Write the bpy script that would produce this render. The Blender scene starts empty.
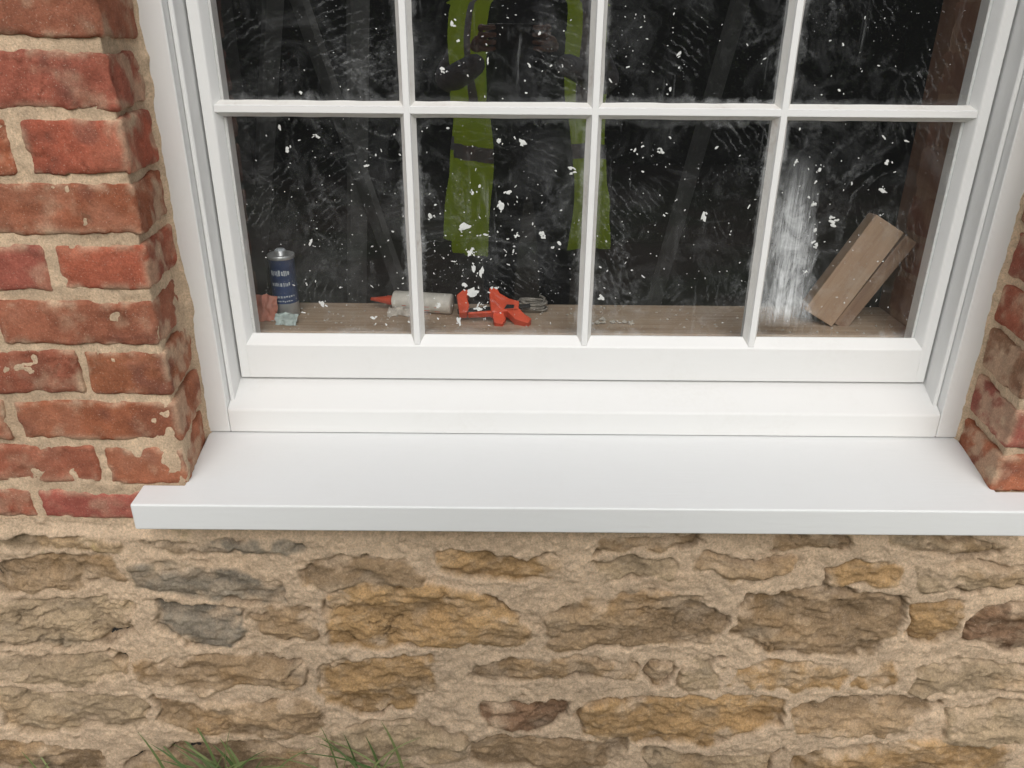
import bpy, bmesh, math, random
import numpy as np
from mathutils import Vector, Matrix
random.seed(4); RNG=np.random.RandomState(7)
S=bpy.context.scene; COL=S.collection
# ------------------------------------------------------------------ helpers
def link(o,parent=None):
    COL.objects.link(o)
    if parent: o.parent=parent
    return o
def empty(n):
    o=bpy.data.objects.new(n,None); o.empty_display_size=.1; return link(o)
def mk(name,v,f,mat=None,smooth=False,parent=None):
    me=bpy.data.meshes.new(name); me.from_pydata([tuple(a) for a in v],[],f); me.update()
    if mat: me.materials.append(mat)
    if smooth: me.polygons.foreach_set('use_smooth',[True]*len(me.polygons))
    return link(bpy.data.objects.new(name,me),parent)
def bevel(o,w,seg=2):
    if w>0:
        b=o.modifiers.new('b','BEVEL'); b.width=w; b.segments=seg; b.limit_method='ANGLE'
        o.data.polygons.foreach_set('use_smooth',[True]*len(o.data.polygons))
        n=o.modifiers.new('n','WEIGHTED_NORMAL'); n.keep_sharp=False
    return o
def box(name,x0,x1,y0,y1,z0,z1,mat,parent=None,bv=.0015):
    v=[(x,y,z) for x in(x0,x1) for y in(y0,y1) for z in(z0,z1)]
    f=[(0,1,3,2),(4,6,7,5),(0,4,5,1),(2,3,7,6),(0,2,6,4),(1,5,7,3)]
    return bevel(mk(name,v,f,mat,parent=parent),bv)
def prism(name,prof,axis,a0,a1,mat,parent=None,bv=.0012):
    """prof: list of 2D points; axis 'X' -> (y,z), axis 'Z' -> (x,y)"""
    n=len(prof); v=[]
    for a in(a0,a1):
        for p in prof: v.append((a,p[0],p[1]) if axis=='X' else (p[0],p[1],a))
    f=[tuple(range(n)),tuple(range(2*n-1,n-1,-1))]+[(i,i+n,(i+1)%n+n,(i+1)%n) for i in range(n)]
    o=mk(name,v,f,mat,parent=parent)
    bm=bmesh.new(); bm.from_mesh(o.data); bmesh.ops.recalc_face_normals(bm,faces=bm.faces); bm.to_mesh(o.data); bm.free()
    return bevel(o,bv)
TAB=RNG.rand(256,256)*2-1
def vn(x,y,f,seed=0):
    x=np.asarray(x)*f+seed*17.31; y=np.asarray(y)*f+seed*9.77
    xi=np.floor(x).astype(int); yi=np.floor(y).astype(int); fx=x-xi; fy=y-yi
    fx=fx*fx*(3-2*fx); fy=fy*fy*(3-2*fy)
    g=lambda a,b: TAB[a%256,b%256]
    return (g(xi,yi)*(1-fx)+g(xi+1,yi)*fx)*(1-fy)+(g(xi,yi+1)*(1-fx)+g(xi+1,yi+1)*fx)*fy
def fbm(x,y,f,seed=0,o=4):
    r=0;a=1
    for i in range(o): r=r+a*vn(x,y,f*2**i,seed+i*3.3); a*=.5
    return r/1.6
def sst(a,b,x):
    t=np.clip((x-a)/(b-a),0,1); return t*t*(3-2*t)
def gridmesh(name,P,C,mat,parent=None):
    nr,nc,_=P.shape
    me=bpy.data.meshes.new(name)
    idx=np.arange(nr*nc).reshape(nr,nc)
    q=np.stack([idx[:-1,:-1],idx[:-1,1:],idx[1:,1:],idx[1:,:-1]],-1).reshape(-1,4)
    me.vertices.add(nr*nc); me.vertices.foreach_set('co',P.reshape(-1).astype(np.float32))
    me.loops.add(q.size); me.loops.foreach_set('vertex_index',q.reshape(-1).astype(np.int32))
    me.polygons.add(len(q)); me.polygons.foreach_set('loop_start',(np.arange(len(q))*4).astype(np.int32))
    me.polygons.foreach_set('use_smooth',np.ones(len(q),bool))
    me.update(); me.validate()
    a=me.color_attributes.new('Col','FLOAT_COLOR','POINT')
    a.data.foreach_set('color',np.concatenate([C,np.ones((nr,nc,1))],-1).reshape(-1).astype(np.float32))
    me.materials.append(mat)
    return link(bpy.data.objects.new(name,me),parent)
class NT:
    def __init__(s,name):
        s.m=bpy.data.materials.new(name); s.m.use_nodes=True; s.t=s.m.node_tree; s.t.nodes.clear()
        s.out=s.n('ShaderNodeOutputMaterial')
    def n(s,ty,**k):
        nd=s.t.nodes.new(ty)
        for a,b in k.items(): setattr(nd,a,b)
        return nd
    def l(s,a,b): s.t.links.new(a,b)
    def math(s,op,a,b=None,c=None,clamp=False):
        nd=s.n('ShaderNodeMath',operation=op,use_clamp=clamp)
        for i,v in enumerate((a,b,c)):
            if v is None: continue
            if isinstance(v,(int,float)): nd.inputs[i].default_value=v
            else: s.l(v,nd.inputs[i])
        return nd.outputs[0]
    def noise(s,vec,scale,detail=4,rough=.55,dist=0):
        nd=s.n('ShaderNodeTexNoise'); nd.inputs['Scale'].default_value=scale; nd.inputs['Detail'].default_value=detail
        nd.inputs['Roughness'].default_value=rough; nd.inputs['Distortion'].default_value=dist
        if vec is not None: s.l(vec,nd.inputs['Vector'])
        return nd.outputs['Fac']
    def mp(s,v,a,b,c=0,d=1):
        nd=s.n('ShaderNodeMapRange',clamp=True); s.l(v,nd.inputs[0])
        for i,x in enumerate((a,b,c,d)): nd.inputs[i+1].default_value=x
        return nd.outputs[0]
    def mix(s,f,a,b,mode='MIX'):
        nd=s.n('ShaderNodeMix',data_type='RGBA',blend_type=mode)
        for k,v in ((0,f),(6,a),(7,b)):
            if isinstance(v,(int,float)): nd.inputs[k].default_value=v
            elif isinstance(v,tuple): nd.inputs[k].default_value=(*v[:3],1)
            else: s.l(v,nd.inputs[k])
        return nd.outputs[2]
    def bsdf(s,col,rough=.6,bump=None,bs=.3,bd=.002,**k):
        p=s.n('ShaderNodeBsdfPrincipled')
        if isinstance(col,tuple): p.inputs['Base Color'].default_value=(*col[:3],1)
        else: s.l(col,p.inputs['Base Color'])
        if isinstance(rough,(int,float)): p.inputs['Roughness'].default_value=rough
        else: s.l(rough,p.inputs['Roughness'])
        for a,b in k.items(): p.inputs[a.replace('_',' ')].default_value=b
        if bump is not None:
            b=s.n('ShaderNodeBump'); b.inputs['Strength'].default_value=bs; b.inputs['Distance'].default_value=bd
            s.l(bump,b.inputs['Height']); s.l(b.outputs[0],p.inputs['Normal'])
        s.l(p.outputs[0],s.out.inputs[0]); return p
    def pos(s): return s.n('ShaderNodeNewGeometry').outputs['Position']
    def scl(s,v,x,y,z):
        nd=s.n('ShaderNodeMapping'); s.l(v,nd.inputs[0]); nd.inputs['Scale'].default_value=(x,y,z); return nd.outputs[0]
def simple(name,col,rough=.5,var=.25,scale=60,bump=.2,**k):
    m=NT(name); p=m.pos(); n=m.noise(p,scale,5)
    c=m.mix(m.mp(n,.3,.7),tuple(x*(1-var) for x in col),tuple(min(1,x*(1+var)) for x in col))
    m.bsdf(c,rough,m.noise(p,scale*5,4),bump,.001,**k); return m.m
# ------------------------------------------------------------------ materials
def mat_masonry(name,fine=260,amt=.35,bs=.5,speck=.55):
    m=NT(name); p=m.pos(); a=m.n('ShaderNodeAttribute',attribute_name='Col').outputs['Color']
    n1=m.noise(p,fine,5,.7); n2=m.noise(p,45,5,.65)
    c=m.mix(1.0,a,m.mix(m.mp(n1,.28,.72),(1-amt,)*3,(1+amt,)*3),'MULTIPLY')
    c=m.mix(1.0,c,m.mix(m.mp(n2,.3,.7),(.82,.81,.80),(1.17,1.15,1.12)),'MULTIPLY')
    sp=m.noise(p,420,3,.6); c=m.mix(m.mp(sp,.62,.70,0,speck),c,(.14,.10,.065)); c=m.mix(m.mp(sp,.38,.30,0,speck),c,(.68,.58,.46))
    h=m.math('ADD',m.noise(p,fine*.5,6,.8),m.math('MULTIPLY',m.noise(p,fine*2.2,3,.6),.5))
    m.bsdf(c,.95,h,bs,.005,Specular_IOR_Level=.12); return m.m
M_stone=mat_masonry('stone_and_lime_mortar',260,.32,.75,.45); M_brick=mat_masonry('red_brick',300,.26,.55,.40); M_mort=mat_masonry('sandy_mortar',300,.28,.6,.5)
def mat_paint(name,col,dirt,rough,streak=(3,60,60),dirtamt=.35):
    m=NT(name); p=m.pos(); n=m.noise(p,9,6,.7); n2=m.noise(p,120,4,.6)
    f=m.math('MULTIPLY',m.mp(n,.5,.75),m.mp(n2,.35,.7)); f=m.math('MULTIPLY',f,dirtamt)
    c=m.mix(f,col,dirt)
    st=m.noise(m.scl(p,*streak),6,3,.5)
    h=m.math('ADD',st,m.math('MULTIPLY',m.noise(p,14,2),.8))
    m.bsdf(c,m.mp(n2,.3,.7,rough-.06,rough+.1),h,.25,.0012,Specular_IOR_Level=.4); return m.m
M_sill=mat_paint('white_sill_paint',(.78,.79,.79),(.70,.70,.68),.40,(3,30,30),.25)
M_frame=mat_paint('white_frame_paint',(.79,.79,.78),(.62,.59,.53),.45,(30,30,3),.28)
M_rail=mat_paint('white_rail_paint',(.79,.79,.78),(.62,.60,.55),.45,(3,30,30),.28)
M_putty=mat_paint('putty_and_paint',(.72,.71,.68),(.42,.34,.29),.55,(20,20,20),1.0)
def mat_glass():
    m=NT('dirty_glass'); tc=m.n('ShaderNodeTexCoord'); g=tc.outputs['Generated']; geo=m.n('ShaderNodeNewGeometry'); p=geo.outputs['Position']
    sp=m.n('ShaderNodeSeparateXYZ'); m.l(g,sp.inputs[0]); x,z=sp.outputs[0],sp.outputs[2]
    e=m.math('MINIMUM',m.math('MINIMUM',x,m.math('SUBTRACT',1,x)),m.math('MINIMUM',z,m.math('SUBTRACT',1,z)))
    n=m.noise(p,42,6,.75); e2=m.math('ADD',e,m.math('MULTIPLY',m.math('SUBTRACT',n,.42),.14))
    edge=m.math('MULTIPLY',m.mp(e2,.0,.045,.32,0),m.mp(m.noise(p,6,3),.4,.62,.25,1))
    r=m.noise(p,7,3,.5,1.6); r=m.math('ABSOLUTE',m.math('SUBTRACT',r,.5)); ridge=m.mp(r,0,.045,1,0)
    msk=m.mp(m.noise(p,5.3,3,.6),.48,.66); fine=m.mp(m.noise(p,160,4,.7),.4,.62)
    sm=m.math('MULTIPLY',m.math('MULTIPLY',ridge,msk),m.math('MULTIPLY',fine,.12))
    # wiped arcs: fine concentric strokes broken up by noise
    wv=m.n('ShaderNodeTexWave',wave_type='RINGS',rings_direction='SPHERICAL'); wv.inputs['Scale'].default_value=26; wv.inputs['Distortion'].default_value=5; wv.inputs['Detail'].default_value=4; wv.inputs['Detail Scale'].default_value=2.2
    mpn=m.n('ShaderNodeMapping'); m.l(p,mpn.inputs[0]); mpn.inputs['Location'].default_value=(.22,-.2,-.80); m.l(mpn.outputs[0],wv.inputs['Vector'])
    arcs=m.math('MULTIPLY',m.math('MULTIPLY',m.mp(wv.outputs['Fac'],.80,1.0),m.mp(m.noise(p,9,4),.52,.66)),m.math('MULTIPLY',fine,.13))
    cloud=m.math('MULTIPLY',m.mp(m.noise(p,11,6,.75,.8),.48,.8),.065)
    scr=m.math('MULTIPLY',m.mp(m.noise(m.scl(p,90,1,8),1,4,.6,.4),.60,.72),m.mp(m.noise(p,8,3),.48,.62,0,.11))
    spk=m.n('ShaderNodeTexVoronoi'); spk.inputs['Scale'].default_value=170; m.l(p,spk.inputs['Vector'])
    dots=m.math('MULTIPLY',m.mp(spk.outputs['Distance'],.07,.12,1,0),m.mp(m.noise(p,13,3),.50,.60,0,.6))
    f=m.math('ADD',m.math('ADD',m.math('ADD',edge,m.math('ADD',sm,scr)),m.math('ADD',m.math('ADD',cloud,arcs),dots)),.010,clamp=True)
    tr=m.n('ShaderNodeBsdfTransparent'); tr.inputs[0].default_value=(.96,.97,.965,1)
    gl=m.n('ShaderNodeBsdfGlossy'); gl.inputs['Roughness'].default_value=.0
    # two-sided Schlick reflectance of a double-surfaced pane
    dt=m.n('ShaderNodeVectorMath',operation='DOT_PRODUCT'); m.l(geo.outputs['Incoming'],dt.inputs[0]); m.l(geo.outputs['Normal'],dt.inputs[1])
    c1=m.math('SUBTRACT',1,m.math('ABSOLUTE',dt.outputs['Value'])); F_=m.math('ADD',.14,m.math('MULTIPLY',m.math('POWER',c1,5),.85),clamp=True)
    a=m.n('ShaderNodeMixShader'); m.l(F_,a.inputs[0]); m.l(tr.outputs[0],a.inputs[1]); m.l(gl.outputs[0],a.inputs[2])
    d=m.n('ShaderNodeBsdfDiffuse'); d.inputs[0].default_value=(.72,.74,.75,1)
    b=m.n('ShaderNodeMixShader'); m.l(f,b.inputs[0]); m.l(a.outputs[0],b.inputs[1]); m.l(d.outputs[0],b.inputs[2])
    m.l(b.outputs[0],m.out.inputs[0]); return m.m
M_glass=mat_glass()
def mat_wood(name,c1,c2,scl=(4,4,60),rough=.75,dust=(.55,.49,.42)):
    m=NT(name); tc=m.n('ShaderNodeTexCoord').outputs['Object']; v=m.scl(tc,*scl)
    n=m.noise(v,1.6,5,.6,.6); c=m.mix(m.mp(n,.3,.7),c1,c2)
    d=m.noise(m.pos(),25,5,.7); c=m.mix(m.mp(d,.5,.8,0,.5),c,dust)
    m.bsdf(c,rough,n,.3,.001); return m.m
M_board=mat_wood('dusty_timber',(.36,.25,.17),(.52,.40,.29),(4,60,60))
M_block=mat_wood('softwood',(.34,.22,.145),(.45,.31,.21),(50,50,3))
M_block2=mat_wood('softwood_edge',(.22,.13,.085),(.31,.20,.13),(50,50,3))
M_lining=mat_wood('brown_stained_timber',(.17,.080,.048),(.25,.13,.08),(40,40,2),.75,(.28,.18,.12))
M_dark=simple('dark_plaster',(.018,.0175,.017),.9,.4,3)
# ------------------------------------------------------------------ stone wall (height field, real relief)
ST=[(-958,-746,522,556),(-697,-452,528,558),(-257,-45,488,547),(4,167,545,574),(298,412,545,574),(477,672,536,572),
(-757,-500,440,522),(-475,-267,464,519),(6,156,484,533),(172,338,486,535),(388,521,466,526),(554,753,462,522),(-1072,-774,450,512),
(-716,-574,342,429),(-1033,-768,331,437),(-562,-443,353,429),(-426,-101,342,478),(-67,236,331,462),(258,540,331,458),(549,643,355,437),(652,814,342,437),
(-1029,-799,240,316),(-781,-481,242,326),(-454,-233,182,322),(-189,121,264,318),(192,263,240,318),(281,475,250,318),(564,811,240,320),(130,180,240,300),(490,545,262,318),
(-172,-32,142,218),(-1055,-800,128,226),(-782,-472,115,218),(-8,365,108,222),(383,638,140,236),(656,860,115,226),(-454,-199,66,165),
(-192,79,35,126),(116,378,-10,92),(-1155,-893,20,115),(416,790,20,122),(-856,-482,0,100),(-440,-215,-10,50)]
TC={'t':(.41,.285,.170),'o':(.47,.300,.145),'g':(.275,.240,.190),'b':(.26,.155,.095),'l':(.48,.365,.24)}
KIND='lgottl'+'gtltolt'+'gltottobt'[:8]+'ltotlolto'+'bltotll'+'tltotl'
stones=[]
for i,s in enumerate(ST): stones.append([*[q/1000 for q in s],KIND[i%len(KIND)]])
for (xa,xb) in ((-2.4,-1.10),(.87,2.4)):
    z=0.0
    while z<.57:
        h=random.uniform(.055,.11); h=min(h,.575-z); x=xa
        while x<xb-.05:
            w=min(random.uniform(.12,.34),xb-x)
            if h>.025: stones.append([x+.008,x+w-.008,z+.007,z+h-.007,random.choice('tolgtlb')])
            x+=w
        z+=h
xs=np.concatenate([np.arange(-2.4,-1.1,.012),np.arange(-1.1,.95,.0025),np.arange(.95,2.41,.012)])
zs=np.arange(-.06,.597,.0025)
X,Z=np.meshgrid(xs,zs)
wx=X+.034*fbm(X,Z,8,1)+.013*fbm(X,Z,28,2); wz=Z+.017*fbm(X,Z,8,3)+.009*fbm(X,Z,24,4)
SD=np.full(X.shape,9.);ID=np.zeros(X.shape,int)
for i,(a,b,c,d,k) in enumerate(stones):
    a-=.001;b+=.001;c-=.001;d+=.001
    cx,cz=(a+b)/2,(c+d)/2; an=random.uniform(-.14,.14) if b-a<.2 else random.uniform(-.055,.055)
    m=(np.abs(X-cx)<(b-a)/2+.08)&(np.abs(Z-cz)<(d-c)/2+.08)
    tp=random.uniform(-.5,.5); cut=random.uniform(.75,1.6); cs_=random.choice((-1,1)); ct_=random.choice((-1,1)); cut2=random.uniform(.6,1.3)
    if not m.any(): continue
    px=(wx[m]-cx); pz=(wz[m]-cz); qx=px*math.cos(an)+pz*math.sin(an); qz=-px*math.sin(an)+pz*math.cos(an)
    hx,hz=(b-a)/2,(d-c)/2; hz2=hz*(1-.10*abs(tp)+tp*.5*qx/hx*.5); r=min(hz*.45,.014)
    ax=np.abs(qx)-hx+r; az=np.abs(qz)-hz2+r
    sd=np.hypot(np.maximum(ax,0),np.maximum(az,0))+np.minimum(np.maximum(ax,az),0)-r
    for sx_,sz_,cc in ((cs_,ct_,cut),(-cs_,ct_,cut2)):
        sd=np.maximum(sd,((sx_*qx/hx+sz_*qz/hz)-(2-.55*cc))*min(hx,hz)*.6)
    cur=SD[m]; u=sd<cur; cur[u]=sd[u]; SD[m]=cur; t=ID[m]; t[u]=i; ID[m]=t
n=len(stones)
hb=RNG.uniform(.003,.013,n); tx=RNG.uniform(-.03,.03,n); tz=RNG.uniform(-.16,.10,n)
cxa=np.array([(s[0]+s[1])/2 for s in stones]); cza=np.array([(s[2]+s[3])/2 for s in stones])
edge=SD+.0080*fbm(X,Z,40,5,5)+.001
mk_=sst(.002,-.004,edge)
seedv=ID*3.7
str_=fbm(X*1.0+.3*Z,Z*2.8+seedv,12,6,5)
terr=np.floor(str_*4+.5*vn(X,Z,60,8))/4.
fac=np.abs(fbm(X+seedv,Z,9,17,3))
# thin bedding cracks running along the stones
bed=np.exp(-(fbm(X*.7+seedv,Z*3.2+.4*fbm(X,Z,6,62),9,61,5)/.028)**2)*sst(.02,.35,fbm(X+seedv,Z,7,63))
hst=hb[ID]+tx[ID]*(X-cxa[ID])+tz[ID]*(Z-cza[ID])-.012*fac+.0078*fbm(X+seedv,Z*1.3,16,7,5)+.0070*terr+.0030*fbm(X,Z*1.3,80,8,3)-.006*bed
hst-=.006*np.exp(np.clip(edge,-.1,0)/.004)
hm=.0040+.0064*fbm(X,Z,8,11,4)+.0038*fbm(X,Z,42,12,4)+.0018*fbm(X,Z,150,14,2)
H=hm*(1-mk_)+hst*mk_
H+=.0010*fbm(X,Z,130,15,2)
crk=np.exp(-((edge+.001)/.0028)**2)*sst(.0,.5,fbm(X,Z,14,13)); H-=.011*crk
HOL=((.245,.318,.006),(-.80,.31,.009),(.43,.44,.004),(-.36,.53,.005),(-.10,.228,.004))
hole=lambda x,z,r: np.exp(-(((X-x)/r)**2+((Z-z)/(r*.9))**2)**2)
for q in HOL: H-=.03*hole(*q)
H+=.008*sst(.585,.560,Z)-.008
base=np.array([TC[s[4]] for s in stones])*RNG.uniform(.88,1.10,(n,1))
cs=base[ID]*(1+.32*str_[...,None])
och=sst(.05,.6,fbm(X+5,Z,11,21))[...,None]; cs=cs*(1-och*.35)+np.array([.50,.30,.130])*och*.35
gry=sst(.10,.7,fbm(X-9,Z*1.5,14,22))[...,None]; cs=cs*(1-gry*.4)+np.array([.29,.25,.195])*gry*.4
cm=np.array([.68,.52,.370])*(1+.12*fbm(X,Z,12,23)[...,None])
v_=.40*sst(.1,.6,fbm(X,Z,5,27))[...,None]; cm=cm*(1-v_)+np.array([.58,.425,.285])*v_
smear=np.clip(sst(.05,.45,fbm(X,Z,24,24,6))*.75*sst(-.035,-.002,edge)+.24*sst(.0,.6,fbm(X,Z,60,26,4))+.05,0,.9)[...,None]
cs=cs*(1-smear)+cm*smear
cs=cs*(1-.45*bed[...,None])
Cw=cm*(1-mk_[...,None])+cs*mk_[...,None]
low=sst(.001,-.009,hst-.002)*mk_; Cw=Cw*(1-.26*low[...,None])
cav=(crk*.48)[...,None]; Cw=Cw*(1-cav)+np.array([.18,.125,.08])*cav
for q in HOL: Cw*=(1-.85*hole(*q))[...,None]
moss=(sst(.25,.7,fbm(X,Z,30,31))*sst(.50,.56,Z)*sst(-.55,-.9,X))[...,None]*.7; Cw=Cw*(1-moss)+np.array([.32,.28,.08])*moss
damp=sst(.12,.0,Z)[...,None]*.2; Cw=Cw*(1-damp)
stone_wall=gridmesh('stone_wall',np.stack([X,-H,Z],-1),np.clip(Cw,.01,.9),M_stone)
# ------------------------------------------------------------------ bricks
BV=[];BF=[];BC=[];NB=0
def brick(x0,x1,z0,z1,y1=.10,res=.02,shear=0,side=0,tone=(.36,.088,.050),y0=0.0):
    global NB
    sd=random.random()*90
    j=lambda a=.0024: random.uniform(-a,a)
    c=np.array([(x0+x1)/2+j(),(y0+y1)/2+j(.0014),(z0+z1)/2+j()]); h=np.array([(x1-x0)/2+j(.001),(y1-y0)/2,(z1-z0)/2+j(.0014)])
    r=.0060; P=[];F=[];k0=0
    for ax in range(3):
        for sg in(-1,1):
            if ax==1 and sg==1: continue
            u,v=[a for a in range(3) if a!=ax]
            nu=max(2,int(2*h[u]/res)+1); nv=max(2,int(2*h[v]/res)+1)
            U,V=np.meshgrid(np.linspace(-h[u],h[u],nu),np.linspace(-h[v],h[v],nv),indexing='ij')
            p=np.zeros((nu,nv,3)); p[...,u]=U;p[...,v]=V;p[...,ax]=sg*h[ax]
            P.append(p.reshape(-1,3)); idx=np.arange(nu*nv).reshape(nu,nv)+k0
            q=np.stack([idx[:-1,:-1],idx[1:,:-1],idx[1:,1:],idx[:-1,1:]],-1).reshape(-1,4)
            flip=(sg==1)!=(ax==1)
            if not flip: q=q[:,::-1]
            F.append(q); k0+=nu*nv
    P=np.concatenate(P);F=np.concatenate(F)
    inn=np.clip(P,-(h-r),h-r); d=P-inn; ln=np.linalg.norm(d,axis=1,keepdims=True); nrm=d/np.maximum(ln,1e-9)
    A=P[:,0]+P[:,1]*.83+sd; B=P[:,2]+P[:,1]*.31+sd*.7
    crz=np.exp(-(fbm(A,B*2.2,16,12,4)/.03)**2)*sst(.1,.45,fbm(A,B,9,13))
    disp=.0018*fbm(A,B,22,1)+.0013*fbm(A,B,90,2)+.0006-.0022*crz
    cor=np.minimum(h[0]-np.abs(P[:,0]),h[2]-np.abs(P[:,2]))
    disp-=.0036*sst(.013,0,cor)*sst(-.05,.5,fbm(A,B,28,3))
    chip=sst(.34,.46,fbm(A,B,17,5)); disp-=.0020*chip
    sag=.0018*fbm(P[:,0]+sd,P[:,0]*0+sd,7,4,2)
    Q=inn+nrm*(r+disp[:,None]); Q[:,2]+=sag
    if shear:
        w=(Q[:,0]+h[0])/(2*h[0]); w=w if side<0 else 1-w
        Q[:,0]+=side*shear*(Q[:,1]+h[1])/(2*h[1])*w
    Q+=c
    t=np.array(tone)*random.uniform(.80,1.10); t=t*np.array([1,random.uniform(.90,1.22),random.uniform(.90,1.22)])
    col=t*(1+.26*fbm(A,B,30,6)[:,None])
    dk=(sst(.05,.6,fbm(A,B,20,7,5))*random.uniform(.15,.7))[:,None]; col=col*(1-dk)+np.array([.20,.085,.065])*dk
    lt=(sst(.10,.6,fbm(A,B,14,15,5))*random.uniform(.0,.6))[:,None]; col=col*(1-lt)+np.array([.50,.235,.155])*lt
    col=col*(1-.42*crz[:,None]*.8)*(1-.12*chip[:,None])
    ed=(sst(.014,0,cor)*sst(-.2,.35,fbm(A,B,40,8,5))*.7+ .40*sst(.15,.75,fbm(A,B,34,9,5)))[:,None]
    col=col*(1-ed)+np.array([.54,.38,.265])*ed
    BV.append(Q);BF.append(F+NB);BC.append(col);NB+=len(Q)
JZ=[.591,.656,.730,.809,.890,.967,1.044,1.125,1.208,1.291,1.369]
while JZ[-1]<2.85: JZ.append(JZ[-1]+.0775)
JB=[-.873,-.754,-.873,-.750,-.856,-.757,-.852,-.763,-.860,-.765]
g=.0056
HW=.625; TOPW=2.42
for i in range(len(JZ)-1):
    z0,z1=JZ[i]+g,JZ[i+1]-g
    near=z1<1.5; over=z0>TOPW-.01
    for side in(-1,1):
        if over and side==1: continue
        e=HW if not over else -2.4
        first=-JB[i] if i<len(JB) else (.755 if i%2 else .86)
        if side==1: first=[.86,.762][i%2] if i!=1 else .75
        if over: first=-2.4+(.12 if i%2 else .235)
        brk=[e,first]
        while brk[-1]<2.4: brk.append(brk[-1]+.232+random.uniform(-.006,.006))
        brk[-1]=2.4
        for k in range(len(brk)-1):
            a,b=brk[k],brk[k+1]
            if b-a<.03: continue
            a2=a+(0 if (k==0 and not over) else g); b2=b-g
            vis=near and a<1.1
            tone=(.385,.120,.076)
            if side==1: tone=random.choice([(.34,.11,.072),(.27,.125,.088),(.28,.135,.098),(.36,.12,.075)])
            x0,x1=(a2,b2) if side==1 else (-b2,-a2)
            brick(x0,x1,z0,z1,.138 if (k==0 and not over) else .10,.0034 if vis else .022,.020 if (k==0 and not over) else 0,1 if side==1 else -1,tone)
V=np.concatenate(BV);F=np.concatenate(BF);C=np.clip(np.concatenate(BC),.01,.9)
brick_wall=empty('brick_wall')
me=bpy.data.meshes.new('bricks')
me.vertices.add(len(V)); me.vertices.foreach_set('co',V.reshape(-1).astype(np.float32))
me.loops.add(F.size); me.loops.foreach_set('vertex_index',F.reshape(-1).astype(np.int32))
me.polygons.add(len(F)); me.polygons.foreach_set('loop_start',(np.arange(len(F))*4).astype(np.int32)); me.update(); me.validate()
ca=me.color_attributes.new('Col','FLOAT_COLOR','POINT'); ca.data.foreach_set('color',np.concatenate([C,np.ones((len(C),1))],1).reshape(-1).astype(np.float32))
bm=bmesh.new(); bm.from_mesh(me); bmesh.ops.remove_doubles(bm,verts=bm.verts,dist=.00012); bmesh.ops.recalc_face_normals(bm,faces=bm.faces); bm.to_mesh(me); bm.free()
me.polygons.foreach_set('use_smooth',[True]*len(me.polygons)); me.materials.append(M_brick)
link(bpy.data.objects.new('bricks',me),brick_wall)
def mortar(name,path,z0,z1,flip=1,res=.004):
    """mortar bed swept along a plan path: wall face -> reveal -> window frame"""
    pts=[];nr=[]
    for (a,b) in zip(path[:-1],path[1:]):
        a=np.array(a);b=np.array(b);L=np.linalg.norm(b-a)
        k=max(2,int(L/res)); t=np.linspace(0,1,k,endpoint=False)[:,None]; pts.append(a+(b-a)*t)
        nn=np.array([(b-a)[1],-(b-a)[0]])/L*flip; nr.append(np.repeat(nn[None],k,0))
    pts.append(np.array(path[-1])[None]); nr.append(nr[-1][-1:]); pts=np.concatenate(pts);nr=np.concatenate(nr)
    arc=np.concatenate([[0],np.cumsum(np.linalg.norm(np.diff(pts,axis=0),axis=1))])+ (31 if flip<0 else 0)
    zz=np.arange(z0,z1+res,res); A,Zg=np.meshgrid(arc,zz)
    d=.0030*fbm(A,Zg,16,41)+.0020*fbm(A,Zg,80,42)+.0046*sst(.15,.65,fbm(A,Zg,12,47))
    P=np.zeros(A.shape+(3,)); P[...,0]=pts[:,0]+nr[:,0]*d; P[...,1]=pts[:,1]+nr[:,1]*d; P[...,2]=Zg
    Cc=np.array([.62,.47,.33])*(1+.16*fbm(A,Zg,14,43)[...,None]); dk=sst(.2,.7,fbm(A,Zg,9,44))[...,None]*.35
    Cc=Cc*(1-dk)+np.array([.40,.28,.19])*dk
    return gridmesh(name,P,np.clip(Cc,.01,.9),M_mort,brick_wall)
YM=.0038; XR=.6308
L=[(-1.15,YM),(-XR,YM),(-.6500,.120),(-.6470,.134),(-.6400,.1412),(-.6400,.150)]
mortar('mortar_left',L,.588,1.5)
mortar('mortar_right',[(-a,b) for a,b in L],.588,1.5,-1)
mortar('mortar_left_upper',[(-2.4,YM),(-XR,YM),(-.6500,.13),(-.640,.150)],1.5,TOPW,1,.02)
mortar('mortar_right_upper',[(2.4,YM),(XR,YM),(.6500,.13),(.640,.150)],1.5,TOPW,-1,.02)
mortar('mortar_left_far',[(-2.4,YM),(-1.15,YM)],.588,1.5,1,.02)
mortar('mortar_right_far',[(2.4,YM),(1.15,YM)],.588,1.5,-1,.02)
mortar('mortar_over',[(-2.4,YM),(2.4,YM)],TOPW,2.9,1,.02)
box('core_left',-2.38,-.665,.012,.34,.05,2.88,M_dark,brick_wall,0); box('core_right',.665,2.38,.012,.34,.05,2.88,M_dark,brick_wall,0)
box('core_over',-.664,.664,.012,.34,2.445,2.88,M_dark,brick_wall,0); box('core_under',-.664,.664,.03,.34,.05,.60,M_dark,brick_wall,0)
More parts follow.
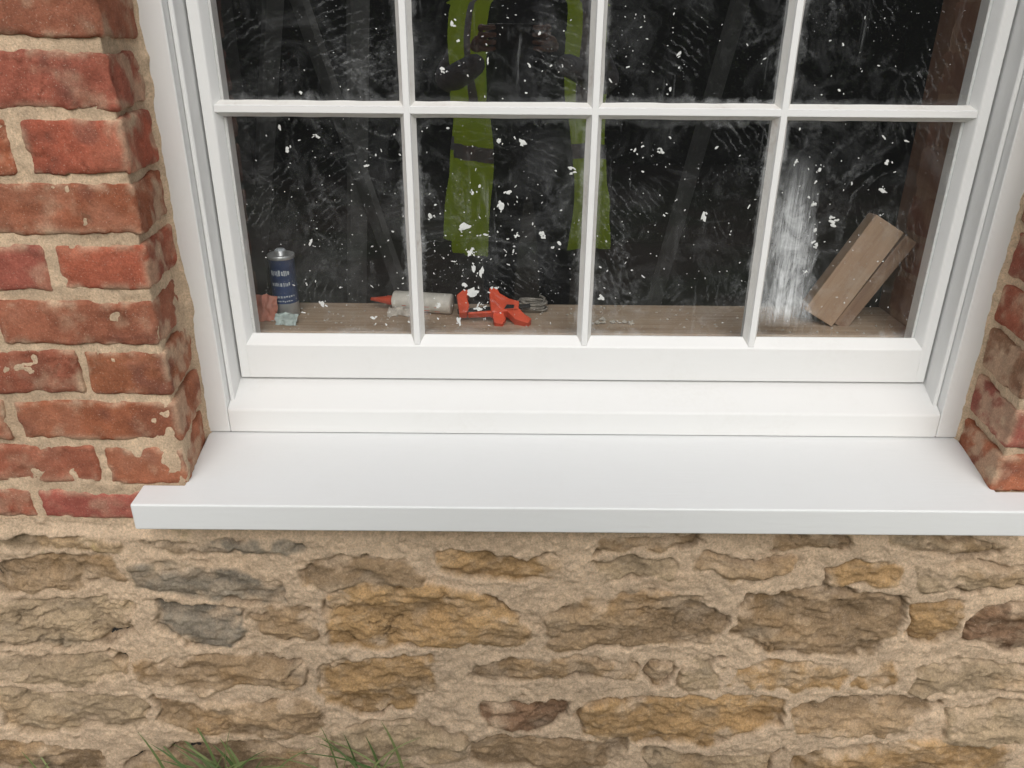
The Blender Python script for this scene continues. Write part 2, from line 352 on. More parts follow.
# ------------------------------------------------------------------ sill
sill=empty('window_sill')
def ztop(y): return .658+(y+.0535)*(.6765-.658)/(.143+.0535)
pl=[(-.695,-.0535),(.695,-.0535),(.695,-.0035),(.631,-.0035),(.645,.150),(-.645,.150),(-.631,-.0035),(-.695,-.0035)]
v=[(x,y,ztop(y)) for x,y in pl]+[(x,y,.613) for x,y in pl]; nn=8
o=mk('sill_board',v,[tuple(range(nn)),tuple(range(2*nn-1,nn-1,-1))]+[(i,i+nn,(i+1)%nn+nn,(i+1)%nn) for i in range(nn)],M_sill,parent=sill)
bm=bmesh.new();bm.from_mesh(o.data);bmesh.ops.recalc_face_normals(bm,faces=bm.faces);bm.to_mesh(o.data);bm.free(); bevel(o,.0032,3)
# ------------------------------------------------------------------ window
win=empty('casement_window'); WB,WT=.6785,2.42
for s,nm in((-1,'left'),(1,'right')):
    a,b=sorted((s*.662,s*.6065)); box('jamb_'+nm,a,b,.143,.262,WB,WT,M_frame,win,.002)
    a,b=sorted((s*.606,s*.598)); box('jamb_bead_'+nm,a,b,.160,.262,.70,WT-.05,M_frame,win,.003)
prism('frame_bottom_member',[(.1432,WB),(.1432,.719),(.1455,.7225),(.200,.7525),(.262,.7525),(.262,WB)],'X',-.6062,.6062,M_rail,win,.002)
box('frame_head',-.6062,.6062,.144,.262,2.365,WT,M_rail,win,.002)
px,pz=.2855,.3665; GZ=.833; GT=GZ+4*pz
for s,nm in((-1,'left'),(1,'right')):
    pr=[(s*.5945,.198),(s*.579,.198),(s*.5765,.2005),(s*.5705,.2150),(s*.5705,.2185),(s*.566,.2185),(s*.566,.243),(s*.5945,.243)]
    prism('sash_stile_'+nm,pr,'Z',.7575,2.360,M_frame,win,.001)
prism('sash_bottom_rail',[(.1975,.7575),(.1975,.8175),(.200,.821),(.2150,.8330),(.2185,.8330),(.2185,.816),(.243,.816),(.243,.7575)],'X',-.5785,.5785,M_rail,win,.001)
prism('sash_top_rail',[(.1975,2.360),(.1975,GT+.015),(.2150,GT),(.243,GT),(.243,2.360)],'X',-.5785,.5785,M_rail,win,.001)
box('sash_stop',-.598,.598,.2435,.262,.7535,.8155,M_rail,win,0)
def wob_bar(name,axis,c,a0,a1,front,mat):
    """glazing bar: putty bevels + narrow flat face"""
    k=int((a1-a0)/.006); V=[];F=[]
    prof=[(-.0120,.2155),(-.0060,.2035),(-.0046,front),(.0046,front),(.0060,.2035),(.0120,.2155)]
    sd=random.random()*50
    for i in range(k+1):
        a=a0+(a1-a0)*i/k
        for j,(u,y) in enumerate(prof):
            w=float(vn(a,j*3+sd,30,j)); amp=(.0006 if j in(0,5) else .0001)
            u2=c+u+w*amp
            V.append((u2,y,a) if axis=='Z' else (a,y,u2))
        if i:
            for j in range(5):
                q=((i-1)*6+j,(i-1)*6+j+1,i*6+j+1,i*6+j); F.append(q if axis=='X' else q[::-1])
    o=mk(name,V,F,mat,True,win)
    o.data.materials.append(M_putty)
    for n_,p in enumerate(o.data.polygons):
        p.material_index=1 if n_%5 in(0,4) else 0
        p.use_smooth=False
    return o
for i in(-1,0,1):
    wob_bar('glazing_bar_vertical_%d'%(i+2),'Z',i*px,GZ-.012,GT+.005,.1990,M_frame)
    box('glazing_bar_back_v%d'%(i+2),i*px-.007,i*px+.007,.2185,.242,.815,GT,M_frame,win,0)
for j in(1,2,3):
    wob_bar('glazing_bar_horizontal_%d'%j,'X',GZ+j*pz,-.5765,.5765,.1995,M_rail)
    box('glazing_bar_back_h%d'%j,-.567,.567,.2186,.2415,GZ+j*pz-.007,GZ+j*pz+.007,M_rail,win,0)
for i in range(4):
    for j in range(4):
        x0=(i-2)*px+(.010 if i else .0); x1=(i-1)*px-(.010 if i<3 else .0); z0=GZ+j*pz+(.010 if j else 0); z1=GZ+(j+1)*pz-(.010 if j<3 else 0)
        ty=random.uniform(-.0003,.0003)
        mk('glass_pane_%d%d'%(i,j),[(x0,.2168+ty,z0),(x1,.2168-ty,z0),(x1,.2168-ty,z1),(x0,.2168+ty,z1)],[(0,1,2,3)],M_glass,parent=win)
SV=[];SF=[]
def blob(x,z,r,el=1,an=0,k=9,y=.2163):
    b=len(SV); SV.append((x,y-.0003-r*.10,z)); ph=random.random()*6
    for i in range(k):
        t=2*math.pi*i/k; rr=r*(1+.35*math.sin(2*t+ph)+random.uniform(-.3,.3)); u=rr*math.cos(t)*el; w=rr*math.sin(t)
        SV.append((x+u*math.cos(an)-w*math.sin(an),y,z+u*math.sin(an)+w*math.cos(an)))
    for i in range(k): SF.append((b,b+1+(i+1)%k,b+1+i))
cl=[(-.19,1.02,.05,46),(-.20,.93,.04,46),(-.17,.86,.05,30),(-.40,.97,.08,30),(-.45,1.08,.05,16),(-.48,.92,.05,18),(-.33,.90,.05,22),(-.10,1.02,.05,28),(.02,.97,.06,30),(.10,1.10,.05,22),(.15,1.0,.05,14),
    (.34,1.12,.05,30),(.38,1.0,.06,26),(.22,.95,.04,14),(-.10,1.26,.05,24),(-.22,1.30,.03,14),(.08,1.28,.05,26),(.15,1.31,.05,14),(.40,1.28,.05,12),(-.45,1.25,.05,10),(-.35,1.12,.05,16),(.45,.93,.06,12),(-.22,1.14,.05,28)]
def okp(x,z):
    if abs(x)>.566 or z<.84: return False
    u=(x+2*px)%px; w=(z-GZ)%pz
    return min(u,px-u)>.014 and min(w,pz-w)>.014
for (x,z,s,k) in cl:
    for _ in range(k):
        a=random.gauss(x,s); b=random.gauss(z,s)
        if okp(a,b):
            u=random.random()
            r=random.uniform(.0005,.0010) if u<.72 else (random.uniform(.0011,.0020) if u<.93 else random.uniform(.0023,.0040))
            blob(a,b,r,random.choice([1,1,1.3,2.2]),random.uniform(0,3.14))
            if r>.0020:
                for _k in range(3): blob(a+random.gauss(0,.004),b+random.gauss(0,.004),r*random.uniform(.3,.6))
for (a,b,r,e) in ((-.200,1.020,.0060,1.6),(-.192,.905,.0060,1.8),(-.178,.878,.0035,1.7),(-.186,.975,.0026,1.0),(.395,1.035,.0046,1.4),(.37,.995,.0034,1.2),(-.03,1.11,.0026,2.2),(-.075,1.005,.0034,1.3),(.105,1.14,.0030,1.4),(-.43,1.16,.0026,1.6),(.03,.90,.0034,1.3)):
    for _k in range(5): blob(a+random.gauss(0,.0032),b+random.gauss(0,.0030),r*random.uniform(.35,.8),e,random.uniform(-.5,.5),11,.2163-.00012*_k)
for _ in range(130):
    a=random.uniform(-.56,.56); b=random.uniform(.84,2.25)
    if okp(a,b): blob(a,b,random.choice([.0005,.0007,.001]),1,0,7)
M_spl=simple('white_paint_splatter',(.64,.65,.63),.5,.15)
mk('paint_splatter',SV,SF,M_spl,True,win)
def mat_smear():
    m=NT('brushed_white_paint'); p=m.pos()
    sp=m.n('ShaderNodeSeparateXYZ'); m.l(p,sp.inputs[0])
    x=m.math('DIVIDE',m.math('SUBTRACT',sp.outputs[0],.340),.054); z=m.math('DIVIDE',m.math('SUBTRACT',sp.outputs[2],.850),.29)
    cen=m.math('MULTIPLY',z,-.30); wid=m.math('SUBTRACT',1.15,m.math('MULTIPLY',z,.62))
    d=m.math('DIVIDE',m.math('ABSOLUTE',m.math('SUBTRACT',x,cen)),wid)
    st=m.noise(m.scl(p,170,1,10),1,5,.7,1.0); st2=m.noise(m.scl(p,42,1,16),1,6,.75,1.3); cl_=m.noise(m.scl(p,1,1,.6),30,6,.75,1.0)
    body=m.mp(m.math('ADD',d,m.math('MULTIPLY',m.math('SUBTRACT',st2,.5),1.5)),.2,1.0,1,0)
    vz=m.math('MULTIPLY',m.mp(z,.0,.10),m.mp(z,.6,1.0,1,0))
    f=m.math('MULTIPLY',m.math('MULTIPLY',body,vz),m.math('ADD',m.mp(st,.34,.66,.12,.68),m.mp(cl_,.38,.66,0,.42)),clamp=True)
    t=m.n('ShaderNodeBsdfTransparent'); dd=m.n('ShaderNodeBsdfDiffuse'); dd.inputs[0].default_value=(.72,.74,.75,1)
    s=m.n('ShaderNodeMixShader'); m.l(f,s.inputs[0]); m.l(t.outputs[0],s.inputs[1]); m.l(dd.outputs[0],s.inputs[2]); m.l(s.outputs[0],m.out.inputs[0]); return m.m
mk('paint_smear',[(.2975,.2160,.842),(.440,.2160,.842),(.440,.2160,1.16),(.2975,.2160,1.16)],[(0,1,2,3)],mat_smear(),parent=win)
# ------------------------------------------------------------------ room behind
room=empty('interior_room')
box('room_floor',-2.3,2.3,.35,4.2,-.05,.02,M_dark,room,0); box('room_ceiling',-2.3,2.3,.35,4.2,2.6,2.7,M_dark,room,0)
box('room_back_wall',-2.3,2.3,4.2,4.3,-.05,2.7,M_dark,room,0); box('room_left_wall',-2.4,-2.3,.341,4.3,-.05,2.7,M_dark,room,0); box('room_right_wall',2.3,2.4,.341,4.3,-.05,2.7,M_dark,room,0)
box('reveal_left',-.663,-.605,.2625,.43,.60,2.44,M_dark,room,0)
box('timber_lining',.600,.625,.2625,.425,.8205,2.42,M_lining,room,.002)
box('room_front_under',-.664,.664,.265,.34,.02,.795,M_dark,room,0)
wb=box('window_board',-.604,.640,.2625,.425,.797,.820,M_board,None,.002)
M_grey=simple('dusty_grey_board',(.060,.060,.058),.9,.3,8)
def stick(name,a,b,w,t,mat,parent=None):
    a=Vector(a);b=Vector(b);d=(b-a);L=d.length
    o=box(name,-w/2,w/2,-t/2,t/2,0,L,mat,parent,.001); o.rotation_mode='QUATERNION'; o.rotation_quaternion=d.to_track_quat('Z','Y'); o.location=a; return o
tl=empty('leaning_timber')
for a,b,w in [((-1.0,1.2,.02),(-.60,.75,1.5),.04),((-.30,1.25,.02),(-.62,.8,1.5),.04),((-.62,1.1,.02),(-.45,.9,1.7),.05),((.30,1.6,.02),(.50,1.2,1.6),.05)]:
    stick('timber_length',a,b,w,.02,M_grey,tl)
# ------------------------------------------------------------------ things on the window board
ZB=.8202
def lathe(name,prof,mat,parent=None,seg=32,mats=None):
    V=[];F=[]
    for r,z in prof:
        for i in range(seg): V.append((r*math.cos(2*math.pi*i/seg),r*math.sin(2*math.pi*i/seg),z))
    mi=[]
    for j in range(len(prof)-1):
        for i in range(seg): F.append((j*seg+i,j*seg+(i+1)%seg,(j+1)*seg+(i+1)%seg,(j+1)*seg+i)); mi.append(mats[j] if mats else 0)
    o=mk(name,V,F,mat[0] if isinstance(mat,list) else mat,True,parent)
    if isinstance(mat,list):
        for m in mat[1:]: o.data.materials.append(m)
        for p,k in zip(o.data.polygons,mi): p.material_index=k
    return o
M_navy=simple('blue_can',(.035,.060,.15),.35,.2); M_met=simple('tin_metal',(.50,.51,.52),.38,.1,Metallic=.6); M_lab=simple('pale_label',(.48,.52,.56),.6,.15,200)
M_orange=simple('orange_red_plastic',(.66,.085,.035),.5,.2,30); M_white=simple('white_plastic',(.62,.59,.53),.45,.15); M_black=simple('black_plastic',(.02,.02,.02),.4,.2)
can=empty('spray_can')
lathe('can_body',[(0,0),(.022,0),(.0235,.002),(.0235,.028),(.0235,.110),(.0245,.111),(.0245,.117),(.0225,.118),(.0215,.114),(.012,.1145),(.010,.116),(.010,.124),(.007,.127),(0,.127)],[M_navy,M_lab,M_met],can,40,[2,2,2,0,2,2,2,2,2,2,2,1,1])
def arcpatch(r,a0,a1,z0,z1,mat,nm,par):
    V=[];F=[];k=6
    for i in range(k+1):
        a=a0+(a1-a0)*i/k
        V+= [(r*math.cos(a),r*math.sin(a),z0),(r*math.cos(a),r*math.sin(a),z1)]
        if i: F.append((2*i-2,2*i,2*i+1,2*i-1))
    return mk(nm,V,F,mat,True,par)
for row,(z,hh) in enumerate(((.082,.011),(.062,.007),(.040,.004),(.032,.003))):
    a=-2.45
    for kx in range(9):
        w=random.uniform(.06,.17); arcpatch(.0238,a,a+w,z+random.uniform(-.001,.001),z+hh*random.uniform(.7,1),M_lab,'label_print',can); a+=w+random.uniform(.04,.09)
can.location=(-.548,.350,ZB); can.rotation_euler=(0,0,.2)
tube=empty('sealant_cartridge')
lathe('barrel',[(0,0),(.0185,0),(.0192,.002),(.0192,.110),(.0185,.113),(.009,.117),(.009,.127),(.0075,.129),(.003,.160),(0,.160)],[M_white,M_orange],tube,32,[0,0,0,0,0,1,1,1,1])
for i,(z,h) in enumerate(((.020,.010),(.040,.030),(.085,.008))): arcpatch(.0194,1.2+i*.4,4.6,z,z+h,M_orange,'printed_band',tube)
tube.rotation_euler=(0,math.radians(-90),math.radians(-10)); tube.location=(-.238,.362,ZB+.0195)
clamp=empty('trigger_clamp')
def part(nm,pts,th,mat,par,bv=.0015):
    V=[(x,y,-th/2) for x,y in pts]+[(x,y,th/2) for x,y in pts]; k=len(pts)
    o=mk(nm,V,[tuple(range(k)),tuple(range(2*k-1,k-1,-1))]+[(i,i+k,(i+1)%k+k,(i+1)%k) for i in range(k)],mat,parent=par)
    b=bmesh.new();b.from_mesh(o.data);bmesh.ops.recalc_face_normals(b,faces=b.faces);b.to_mesh(o.data);b.free(); return bevel(o,bv)
part('bar',[(-.075,.004),(.060,.004),(.060,-.004),(-.075,-.004)],.005,M_black,clamp,.0005)
part('fixed_jaw',[(-.072,-.010),(-.058,-.010),(-.052,.006),(-.056,.026),(-.046,.040),(-.060,.044),(-.074,.032)],.018,M_orange,clamp)
part('rail_guard',[(-.056,-.008),(-.012,-.008),(-.012,-.014),(-.056,-.012)],.014,M_orange,clamp)
part('sliding_jaw',[(-.014,-.014),(.036,-.016),(.040,.006),(.022,.014),(.006,.028),(.002,.042),(-.012,.042),(-.014,.020)],.020,M_orange,clamp)
part('handle',[(.012,-.010),(.038,-.010),(.046,-.024),(.058,-.036),(.050,-.046),(.028,-.034)],.020,M_orange,clamp)
part('trigger',[(-.010,-.012),(.008,-.012),(.012,-.028),(.004,-.040),(-.010,-.036),(-.012,-.022)],.012,M_orange,clamp)
part('grip_inset',[(.016,.000),(.030,-.002),(.028,-.010),(.010,-.010)],.0215,M_black,clamp,.0005)
part('jaw_pad',[(-.052,.028),(-.043,.028),(-.043,.044),(-.052,.044)],.022,M_black,clamp); part('jaw_pad_2',[(-.021,.028),(-.014,.028),(-.014,.044),(-.021,.044)],.022,M_black,clamp)
clamp.location=(-.150,.325,ZB+.024); clamp.rotation_euler=(math.radians(34),math.radians(-3),math.radians(6))
def curve(nm,pts,r,mat,par=None,cyc=False):
    c=bpy.data.curves.new(nm,'CURVE'); c.dimensions='3D'; c.bevel_depth=r; c.bevel_resolution=3
    s=c.splines.new('NURBS'); s.points.add(len(pts)-1)
    for p,q in zip(s.points,pts): p.co=(*q,1)
    s.use_endpoint_u=not cyc; s.use_cyclic_u=cyc; s.order_u=3; c.materials.append(mat)
    return link(bpy.data.objects.new(nm,c),par)
pts=[]
for i in range(60):
    a=i*.55; rr=.022+.003*math.sin(i*1.3); pts.append((-.085+rr*math.cos(a)*1.2,.385+rr*math.sin(a),ZB+.004+.0003*i+.002*math.sin(i)))
curve('coil_of_cord',pts,.0022,simple('grey_cord',(.25,.23,.20),.8,.3))
M_pk=(lambda m:(m.bsdf(m.n('ShaderNodeAttribute',attribute_name='Col').outputs['Color'],.5),m.m)[1])(NT('packet_film'))
def crumple(name,cx,cy,w,h,mat,seed,d=.03):
    U,Vv=np.meshgrid(np.linspace(-1,1,22),np.linspace(0,1,18))
    P=np.stack([cx+U*w/2+.004*fbm(U,Vv,3,seed),cy+Vv*d*.5+.010*fbm(U,Vv,2.2,seed+2),ZB+.001+np.abs(Vv*h*(1+.15*fbm(U,Vv,1.5,seed+5)))],-1)
    C=np.array(mat)*(1+.3*fbm(U,Vv,3,seed+9)[...,None]); return gridmesh(name,P,np.clip(C,0,1),M_pk)
crumple('crumpled_packet',-.578,.310,.046,.046,(.62,.25,.18),3); crumple('foil_packet',-.535,.290,.040,.018,(.45,.52,.50),7); crumple('paper_scrap',-.335,.345,.05,.012,(.55,.50,.44),11)
CV=[];CF=[]
def rock(x,y,z,r):
    b=len(CV)
    for q in [(1,0,0),(0,1,0),(-1,0,0),(0,-1,0),(0,0,1),(0,0,-1)]: CV.append((x+q[0]*r*random.uniform(.6,1.3),y+q[1]*r*random.uniform(.6,1.3),z+q[2]*r*random.uniform(.5,.9)))
    for t in [(0,1,4),(1,2,4),(2,3,4),(3,0,4),(1,0,5),(2,1,5),(3,2,5),(0,3,5)]: CF.append(tuple(b+i for i in t))
for _ in range(420): rock(random.uniform(-.59,.59),random.uniform(.27,.415),ZB+.0008,random.choice([.0008,.001,.0015,.0028]))
for _ in range(14): rock(random.gauss(.06,.02),random.gauss(.32,.01),ZB+.003,random.uniform(.003,.007))
mk('plaster_crumbs',CV,CF,simple('plaster_crumb',(.5,.46,.40),.9))
off=empty('timber_offcut'); box('offcut_block',-.031,.031,-.018,.018,-.100,.100,M_block,off,.002)
off.location=(.488,.330,.9205); off.rotation_euler=(math.radians(-6),math.radians(30),math.radians(-6))
off2=empty('timber_offcut'); box('offcut_block',-.013,.013,-.024,.024,-.096,.096,M_block2,off2,.002)
off2.location=(.532,.338,.898); off2.rotation_euler=(math.radians(-6),math.radians(31.5),math.radians(-6))
# ------------------------------------------------------------------ ground, weeds, unseen hedge
m=NT('soil_and_rough_grass'); p=m.pos(); n=m.noise(p,.9,6,.6); n2=m.noise(p,14,5,.7)
c=m.mix(m.mp(n,.42,.6),(.075,.055,.038),(.036,.048,.017)); c=m.mix(1,c,m.mix(n2,(.5,.5,.5),(1.4,1.4,1.4)),'MULTIPLY'); m.bsdf(c,.95,n2,.8,.02)
gx=np.concatenate([[-60,-20,-6],np.arange(-3,3.01,.05),[6,20,60]]); gy=np.concatenate([[-60,-20,-6],np.arange(-3,.06,.05),[6,20,60]])
GX,GY=np.meshgrid(gx,gy); inr=(np.abs(GX)<3.05)&(GY<.1)&(GY>-3.05)
gridmesh('ground',np.stack([GX,GY,np.where(inr,.012*fbm(GX,GY,3,51),0)-.01],-1),np.ones(GX.shape+(3,))*.1,m.m)
def mat_leaf(name,a,b):
    m=NT(name); r=m.n('ShaderNodeNewGeometry').outputs['Random Per Island']; c=m.mix(r,a,b); m.bsdf(c,.6); return m.m
M_gr=mat_leaf('grass_blade',(.06,.11,.025),(.26,.29,.11)); M_lf=mat_leaf('hedge_leaf',(.02,.04,.010),(.05,.08,.02))
def blades(name,spec,mat):
    V=[];F=[]
    for (x,y,h,w,an,bend) in spec:
        b=len(V);k=8; dx,dy=math.cos(an),math.sin(an)
        for i in range(k+1):
            t=i/k; px_=x+dx*bend*h*t*t; py_=y+dy*bend*h*t*t; z=h*(t-.35*abs(bend)*t**2.2); ww=w*(1-t)**.6*.5+.0002
            V+=[(px_-dy*ww*.3-ww,py_+dx*ww,z-.01),(px_+dy*ww*.3+ww,py_-dx*ww,z-.01)]
            if i: F.append((b+2*i-2,b+2*i-1,b+2*i+1,b+2*i))
    return mk(name,V,F,mat,True)
sp=[]
for cx,nb,hh,ww in ((-.665,8,.155,.0055),(-.645,4,.220,.0045),(-.60,5,.165,.005),(-.735,4,.180,.0035),(-.345,5,.205,.0045),(-.37,5,.165,.0045),(-.405,4,.185,.0035),(-.63,9,.135,.007),(-.02,3,.10,.004),(.4,4,.09,.004),(-1.0,6,.12,.004)):
    for _ in range(nb): sp.append((random.gauss(cx,.020),random.uniform(-.045,-.02),hh*random.uniform(.75,1.12),ww*random.uniform(.7,1.2),random.choice([0,3.14])+random.uniform(-.5,.2),random.uniform(.1,.9)))
blades('weeds',sp,M_gr)
sp=[]
for _ in range(5200):
    x=random.uniform(-2.6,2.6); y=-abs(random.gauss(0,.9))-.03
    if float(vn(x,y,3,5))>-.25: sp.append((x,y,random.uniform(.02,.07),.003,random.uniform(0,6.28),random.uniform(.1,.9)))
blades('grass',sp,M_gr)
HV=[];HF=[]
for _ in range(16000):
    x=random.uniform(-9,9); z=random.uniform(0,2.3); bul=.25*float(vn(x,z,1.3,9))+.12*float(vn(x,z,4,2)); y=-7.4+bul-abs(random.gauss(0,.08)); z*=1+.05*float(vn(x,0,2,4))
    a=Vector((random.gauss(0,1),random.gauss(0,1),random.gauss(0,1))).normalized(); b_=a.cross(Vector((random.random(),.3,.8))).normalized(); s=random.uniform(.03,.06); c_=Vector((x,y,z)); b=len(HV)
    for u,w in((-1,0),(0,-.6),(1,0),(0,.6)): HV.append(c_+a*s*u+b_*s*w)
    HF.append((b,b+1,b+2,b+3))
added_hedge=empty('added_hedge'); mk('hedge_leaves',HV,HF,M_lf,parent=added_hedge); box('hedge_core',-9,9,-8.8,-7.65,-.05,2.15,simple('hedge_shadow',(.012,.018,.008),1,.4,3),added_hedge,0)  # unseen hedge, added behind the camera to keep the glass reflections dark
# ------------------------------------------------------------------ camera
CAM=Vector((-.1226,-1.03,1.30)); pi_,ya,ro=.4222,-.0003,-.0078
f=np.array([math.sin(ya)*math.cos(pi_),math.cos(ya)*math.cos(pi_),-math.sin(pi_)]); r=np.cross(f,[0,0,1]); r/=np.linalg.norm(r); d=np.cross(f,r)
c_,s_=math.cos(ro),math.sin(ro); r2=c_*r+s_*d; d2=-s_*r+c_*d
cd=bpy.data.cameras.new('camera'); cam=link(bpy.data.objects.new('camera',cd)); cd.sensor_width=36; cd.lens=770/1024*36; cd.clip_start=.01; cd.clip_end=300
cam.matrix_world=Matrix(((r2[0],-d2[0],-f[0],CAM[0]),(r2[1],-d2[1],-f[1],CAM[1]),(r2[2],-d2[2],-f[2],CAM[2]),(0,0,0,1)))
S.camera=cam
# ------------------------------------------------------------------ person (photographer, seen reflected in the glass)
person=empty('person'); PX,PY=-.075,-1.38
M_blk=simple('dark_jumper',(.034,.042,.070),.9,.3,80); M_gsl=simple('grey_sleeve',(.32,.33,.36),.9,.2,80); M_tr=simple('dark_trousers',(.025,.027,.035),.9,.3,80)
M_skin=simple('skin',(.46,.26,.18),.5,.08,60); M_boot=simple('boot',(.05,.035,.025),.6); M_hair=simple('hair',(.05,.03,.018),.6,.4,200)
M_vis=simple('hi_vis_fabric_glow',(.66,.90,.03),.7,.10,14,Emission_Color=(.42,.62,.02,1),Emission_Strength=.55); M_tape=simple('silver_tape',(.60,.61,.62),.35,.08,Metallic=.2)  # added glow imitates fluorescence and brightens the vest's reflection in the glass
def skin(name,verts,edges,root,mats,pick,parent,sub=2):
    me=bpy.data.meshes.new(name); me.from_pydata([v[:3] for v in verts],edges,[]); o=bpy.data.objects.new(name,me); COL.objects.link(o)
    o.modifiers.new('s','SKIN')
    sv=me.skin_vertices[0].data
    for i,v in enumerate(verts): sv[i].radius=(v[3],v[4] if len(v)>4 else v[3]); sv[i].use_root=(i==root)
    ss=o.modifiers.new('u','SUBSURF'); ss.levels=sub; ss.render_levels=sub
    dg=bpy.context.evaluated_depsgraph_get(); m2=bpy.data.meshes.new_from_object(o.evaluated_get(dg)); bpy.data.objects.remove(o)
    m2.materials.clear()
    for m in mats: m2.materials.append(m)
    for p in m2.polygons: p.use_smooth=True; p.material_index=pick(p.center) if pick else 0
    o=bpy.data.objects.new(name,m2); return link(o,parent)
bv=[(0,0,.95,.155,.115),(0,0,1.09,.145,.105),(0,0,1.25,.165,.115),(0,0,1.385,.12,.09),(0,.01,1.47,.058,.058),(0,.03,1.545,.055,.055),
 (-.175,0,1.385,.068),(-.285,.06,1.155,.050),(-.150,.235,1.235,.034),(.175,0,1.385,.068),(.275,.06,1.155,.050),(.095,.235,1.235,.034),
 (-.095,0,.86,.095),(-.105,.02,.49,.066),(-.11,-.02,.11,.050),(-.12,.12,.045,.045),(.095,0,.86,.095),(.105,.02,.49,.066),(.11,-.02,.11,.050),(.12,.12,.045,.045),
 (-.205,.025,1.27,.058),(.205,.025,1.27,.058)]
be=[(0,1),(1,2),(2,3),(3,4),(4,5),(3,6),(6,20),(20,7),(7,8),(3,9),(9,21),(21,10),(10,11),(0,12),(12,13),(13,14),(14,15),(0,16),(16,17),(17,18),(18,19)]
def pick(c):
    if c.z<.13: return 3
    if c.z<.96: return 2
    if c.z>1.455: return 4
    if abs(c.x)>.185 or c.y>.13: return 1
    return 0
body=skin('body',bv,be,0,[M_blk,M_gsl,M_tr,M_boot,M_skin],pick,person); body.location=(PX,PY,0)
VV=[];VF=[];VM=[]; nz,na=36,56; op=math.radians(22)
for i in range(nz+1):
    t=i/nz; z=.61+t*(1.475-.61)
    a=np.interp(z,[.61,.9,1.1,1.3,1.40,1.44,1.475],[.285,.275,.270,.268,.255,.19,.105]); b=np.interp(z,[.61,.95,1.25,1.36,1.44,1.475],[.20,.175,.175,.155,.105,.075])
    for j in range(na+1):
        th=op+(2*math.pi-2*op)*j/na
        w=.016*float(vn(j*.3,z,6,3))+.013*math.sin(th*9+z*5)*(1-.6*t)
        VV.append((math.copysign(abs(math.sin(th))**.75,math.sin(th))*(a+w)+.012*math.sin(z*9+th),math.copysign(abs(math.cos(th))**.85,math.cos(th))*(b+w),z+.016*math.sin(th*3)*(1-t)))
for i in range(nz):
    for j in range(na):
        th=op+(2*math.pi-2*op)*(j+.5)/na; z=.61+(i+.5)/nz*(1.475-.61)
        sd=min(abs(th-math.pi/2),abs(th-1.5*math.pi))
        if 1.16<z<1.40 and sd<.42: continue
        if z<.84 and math.cos(th)<-.25: continue
        VF.append((i*(na+1)+j,(i+1)*(na+1)+j,(i+1)*(na+1)+j+1,i*(na+1)+j+1))
        tape=(.92<z<.965)
        VM.append(1 if tape or (z>1.10 and .55<min(th,2*math.pi-th)<.75) else 0)
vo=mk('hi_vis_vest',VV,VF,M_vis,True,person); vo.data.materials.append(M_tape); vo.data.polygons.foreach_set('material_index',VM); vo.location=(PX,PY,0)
so=vo.modifiers.new('t','SOLIDIFY'); so.thickness=.004
bm=bmesh.new(); bmesh.ops.create_uvsphere(bm,u_segments=40,v_segments=30,radius=1)
for v in bm.verts:
    x,y,z=v.co; X_=x*.076; Y_=y*.096; Z_=z*.115
    if z<0: X_*=1-.30*z*z; Y_*=1-.12*z*z
    if y>0:
        Y_+=.022*math.exp(-((x/.16)**2+((z+.13)/.16)**2)); Y_+=.009*math.exp(-((x/.12)**2+((z-.08)/.22)**2))
        for s in(-1,1): Y_-=.010*math.exp(-(((x-s*.38)/.2)**2+((z-.06)/.13)**2))
        Y_+=.007*math.exp(-((x/.32)**2+((z+.48)/.07)**2)); Y_+=.010*math.exp(-((x/.3)**2+((z+.85)/.16)**2)); Y_+=.005*math.exp(-((x/.6)**2+((z-.22)/.08)**2))
    v.co=(X_,Y_,Z_)
hm_=bpy.data.meshes.new('head'); bm.to_mesh(hm_); bm.free(); hm_.materials.append(M_skin); hm_.materials.append(simple('lips',(.42,.16,.13),.5,.05))
for p in hm_.polygons:
    p.use_smooth=True
    if p.center.y>.07 and abs(p.center.x)<.025 and -.064<p.center.z<-.048: p.material_index=1
hd=empty('head'); hd.parent=person; hd.location=(PX,PY+.045,1.60); hd.rotation_euler=(math.radians(-16),0,0)
link(bpy.data.objects.new('skull',hm_),hd)
M_eye=simple('eye_white',(.75,.74,.72),.2,.02); M_iris=simple('iris',(.06,.04,.02),.2,.1)
for s in(-1,1):
    for nm,rr,yy,mt in(('eye',.0125,.0755,M_eye),('iris',.0062,.0835,M_iris)):
        b=bmesh.new(); bmesh.ops.create_uvsphere(b,u_segments=16,v_segments=12,radius=rr); q=bpy.data.meshes.new(nm); b.to_mesh(q); b.free(); q.materials.append(mt)
        o=link(bpy.data.objects.new(nm,q),hd); o.location=(s*.029,yy,.006)
    b=bmesh.new(); bmesh.ops.create_uvsphere(b,u_segments=16,v_segments=12,radius=1); q=bpy.data.meshes.new('ear')
    for v in b.verts:
        v.co=(v.co.x*.008+(.006 if v.co.y<0 else 0)*s,v.co.y*.018,v.co.z*.031*(1 if v.co.z>0 else .8))
    b.to_mesh(q); b.free(); q.materials.append(M_skin); o=link(bpy.data.objects.new('ear',q),hd); o.location=(s*.079,-.004,-.008); o.rotation_euler=(0,0,-s*.3)
b=bmesh.new(); bmesh.ops.create_uvsphere(b,u_segments=48,v_segments=36,radius=1)
dl=[v for v in b.verts if (v.co.z<.42 and v.co.y>.15) or v.co.z<-.45 or (v.co.z<-.02 and v.co.y>-.05)]
bmesh.ops.delete(b,geom=dl,context='VERTS')
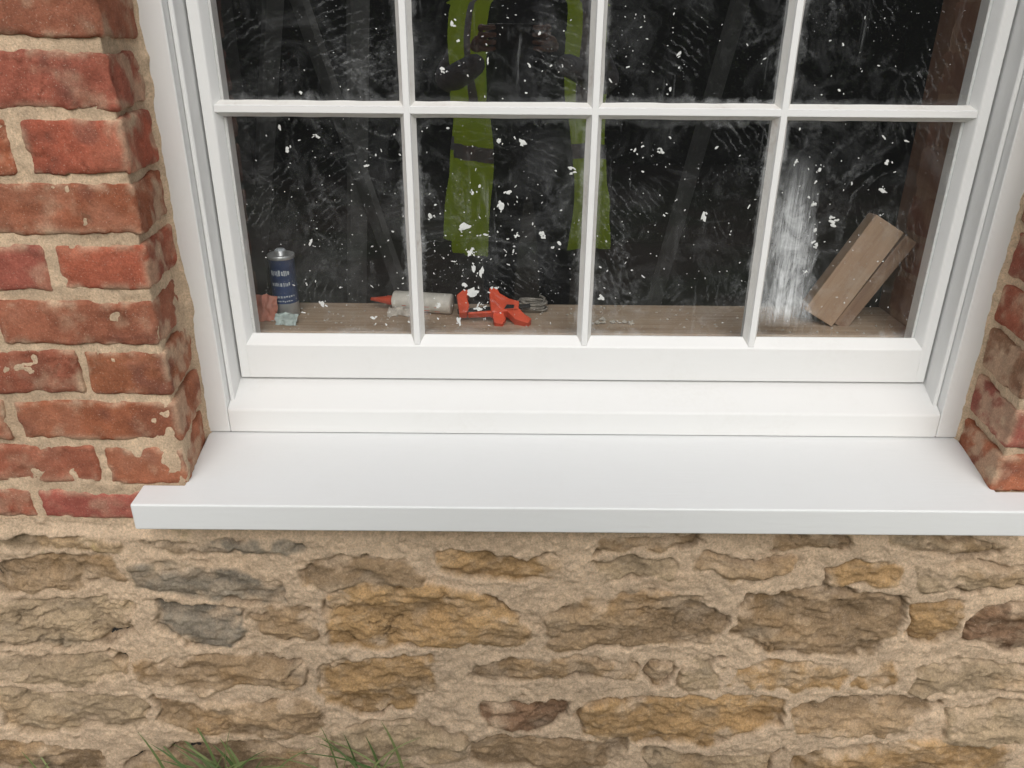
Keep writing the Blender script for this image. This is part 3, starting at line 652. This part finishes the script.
for v in b.verts:
    w=1+.05*float(vn(v.co.x*3,v.co.z*3+v.co.y,3,4)); v.co=(v.co.x*.083*w,v.co.y*.104*w-.002,v.co.z*.124*w)
q=bpy.data.meshes.new('hair'); b.to_mesh(q); b.free(); q.materials.append(M_hair); q.polygons.foreach_set('use_smooth',[True]*len(q.polygons)); link(bpy.data.objects.new('hair',q),hd)
Rv,Uv,Fv=Vector(r2),-Vector(d2),Vector(f)
def pf(R_,U_,F_): return CAM+Rv*R_+Uv*U_+Fv*(F_-.012)
fr=Matrix((( *Rv,),( *Fv,),( *Uv,))).transposed().to_4x4()
ph=box('smartphone',-.078,.078,-.0045,.0045,-.037,.037,M_black,None,.003); ph.matrix_world=Matrix.Translation(pf(0,0,0))@fr
for s in(-1,1):
    pal=[(*pf(s*.118,-.070,-.075),.026,.020),(*pf(s*.106,-.035,-.035),.026,.017),(*pf(s*.100,-.008,-.016),.024,.014)]
    skin('palm',pal,[(0,1),(1,2)],0,[M_skin],None,person)
    for k,(u,ln) in enumerate(((-.036,.85),(-.016,1.0),(.006,1.05),(.027,.95))):
        fg=[(*pf(s*.102,u*.7-.008,-.022),.0098),(*pf(s*.099,u,-.002),.0094),(*pf(s*.090,u+.004,.015*ln),.0088),(*pf(s*.070,u+.006,.0165),.0080),(*pf(s*(.070-.017*ln),u+.005,.0125),.0068)]
        skin('finger_%d'%(k+1),fg,[(0,1),(1,2),(2,3),(3,4)],0,[M_skin],None,person)
    th=[(*pf(s*.108,-.040,-.036),.0125),(*pf(s*.094,-.018,-.034),.0115),(*pf(s*.076,.000,-.022),.0100),(*pf(s*.058,.010,-.015),.0085)]
    skin('thumb',th,[(0,1),(1,2),(2,3)],0,[M_skin],None,person)
# ------------------------------------------------------------------ light
w=bpy.data.worlds.new('World'); S.world=w; w.use_nodes=True; nt=w.node_tree; nt.nodes.clear()
sk=nt.nodes.new('ShaderNodeTexSky'); sk.sky_type='NISHITA'; sk.sun_disc=False; EL,AZ=math.radians(42),math.radians(176)
sk.sun_elevation=EL; sk.sun_rotation=AZ; sk.dust_density=3; sk.air_density=1
hs=nt.nodes.new('ShaderNodeHueSaturation'); hs.inputs['Saturation'].default_value=.22
bg=nt.nodes.new('ShaderNodeBackground'); bg.inputs[1].default_value=.15; ow=nt.nodes.new('ShaderNodeOutputWorld')
nt.links.new(sk.outputs[0],hs.inputs['Color']); nt.links.new(hs.outputs[0],bg.inputs[0]); nt.links.new(bg.outputs[0],ow.inputs[0])
sd=bpy.data.lights.new('sun','SUN'); sd.energy=1.05; sd.angle=math.radians(45); sd.color=(1,.96,.90); so=link(bpy.data.objects.new('sun',sd))
dv=Vector((math.sin(AZ)*math.cos(EL),math.cos(AZ)*math.cos(EL),math.sin(EL))); so.rotation_mode='QUATERNION'; so.rotation_quaternion=dv.to_track_quat('Z','Y'); so.location=(0,-3,5)
S.view_settings.view_transform='Standard'; S.view_settings.look='None'; S.view_settings.exposure=0
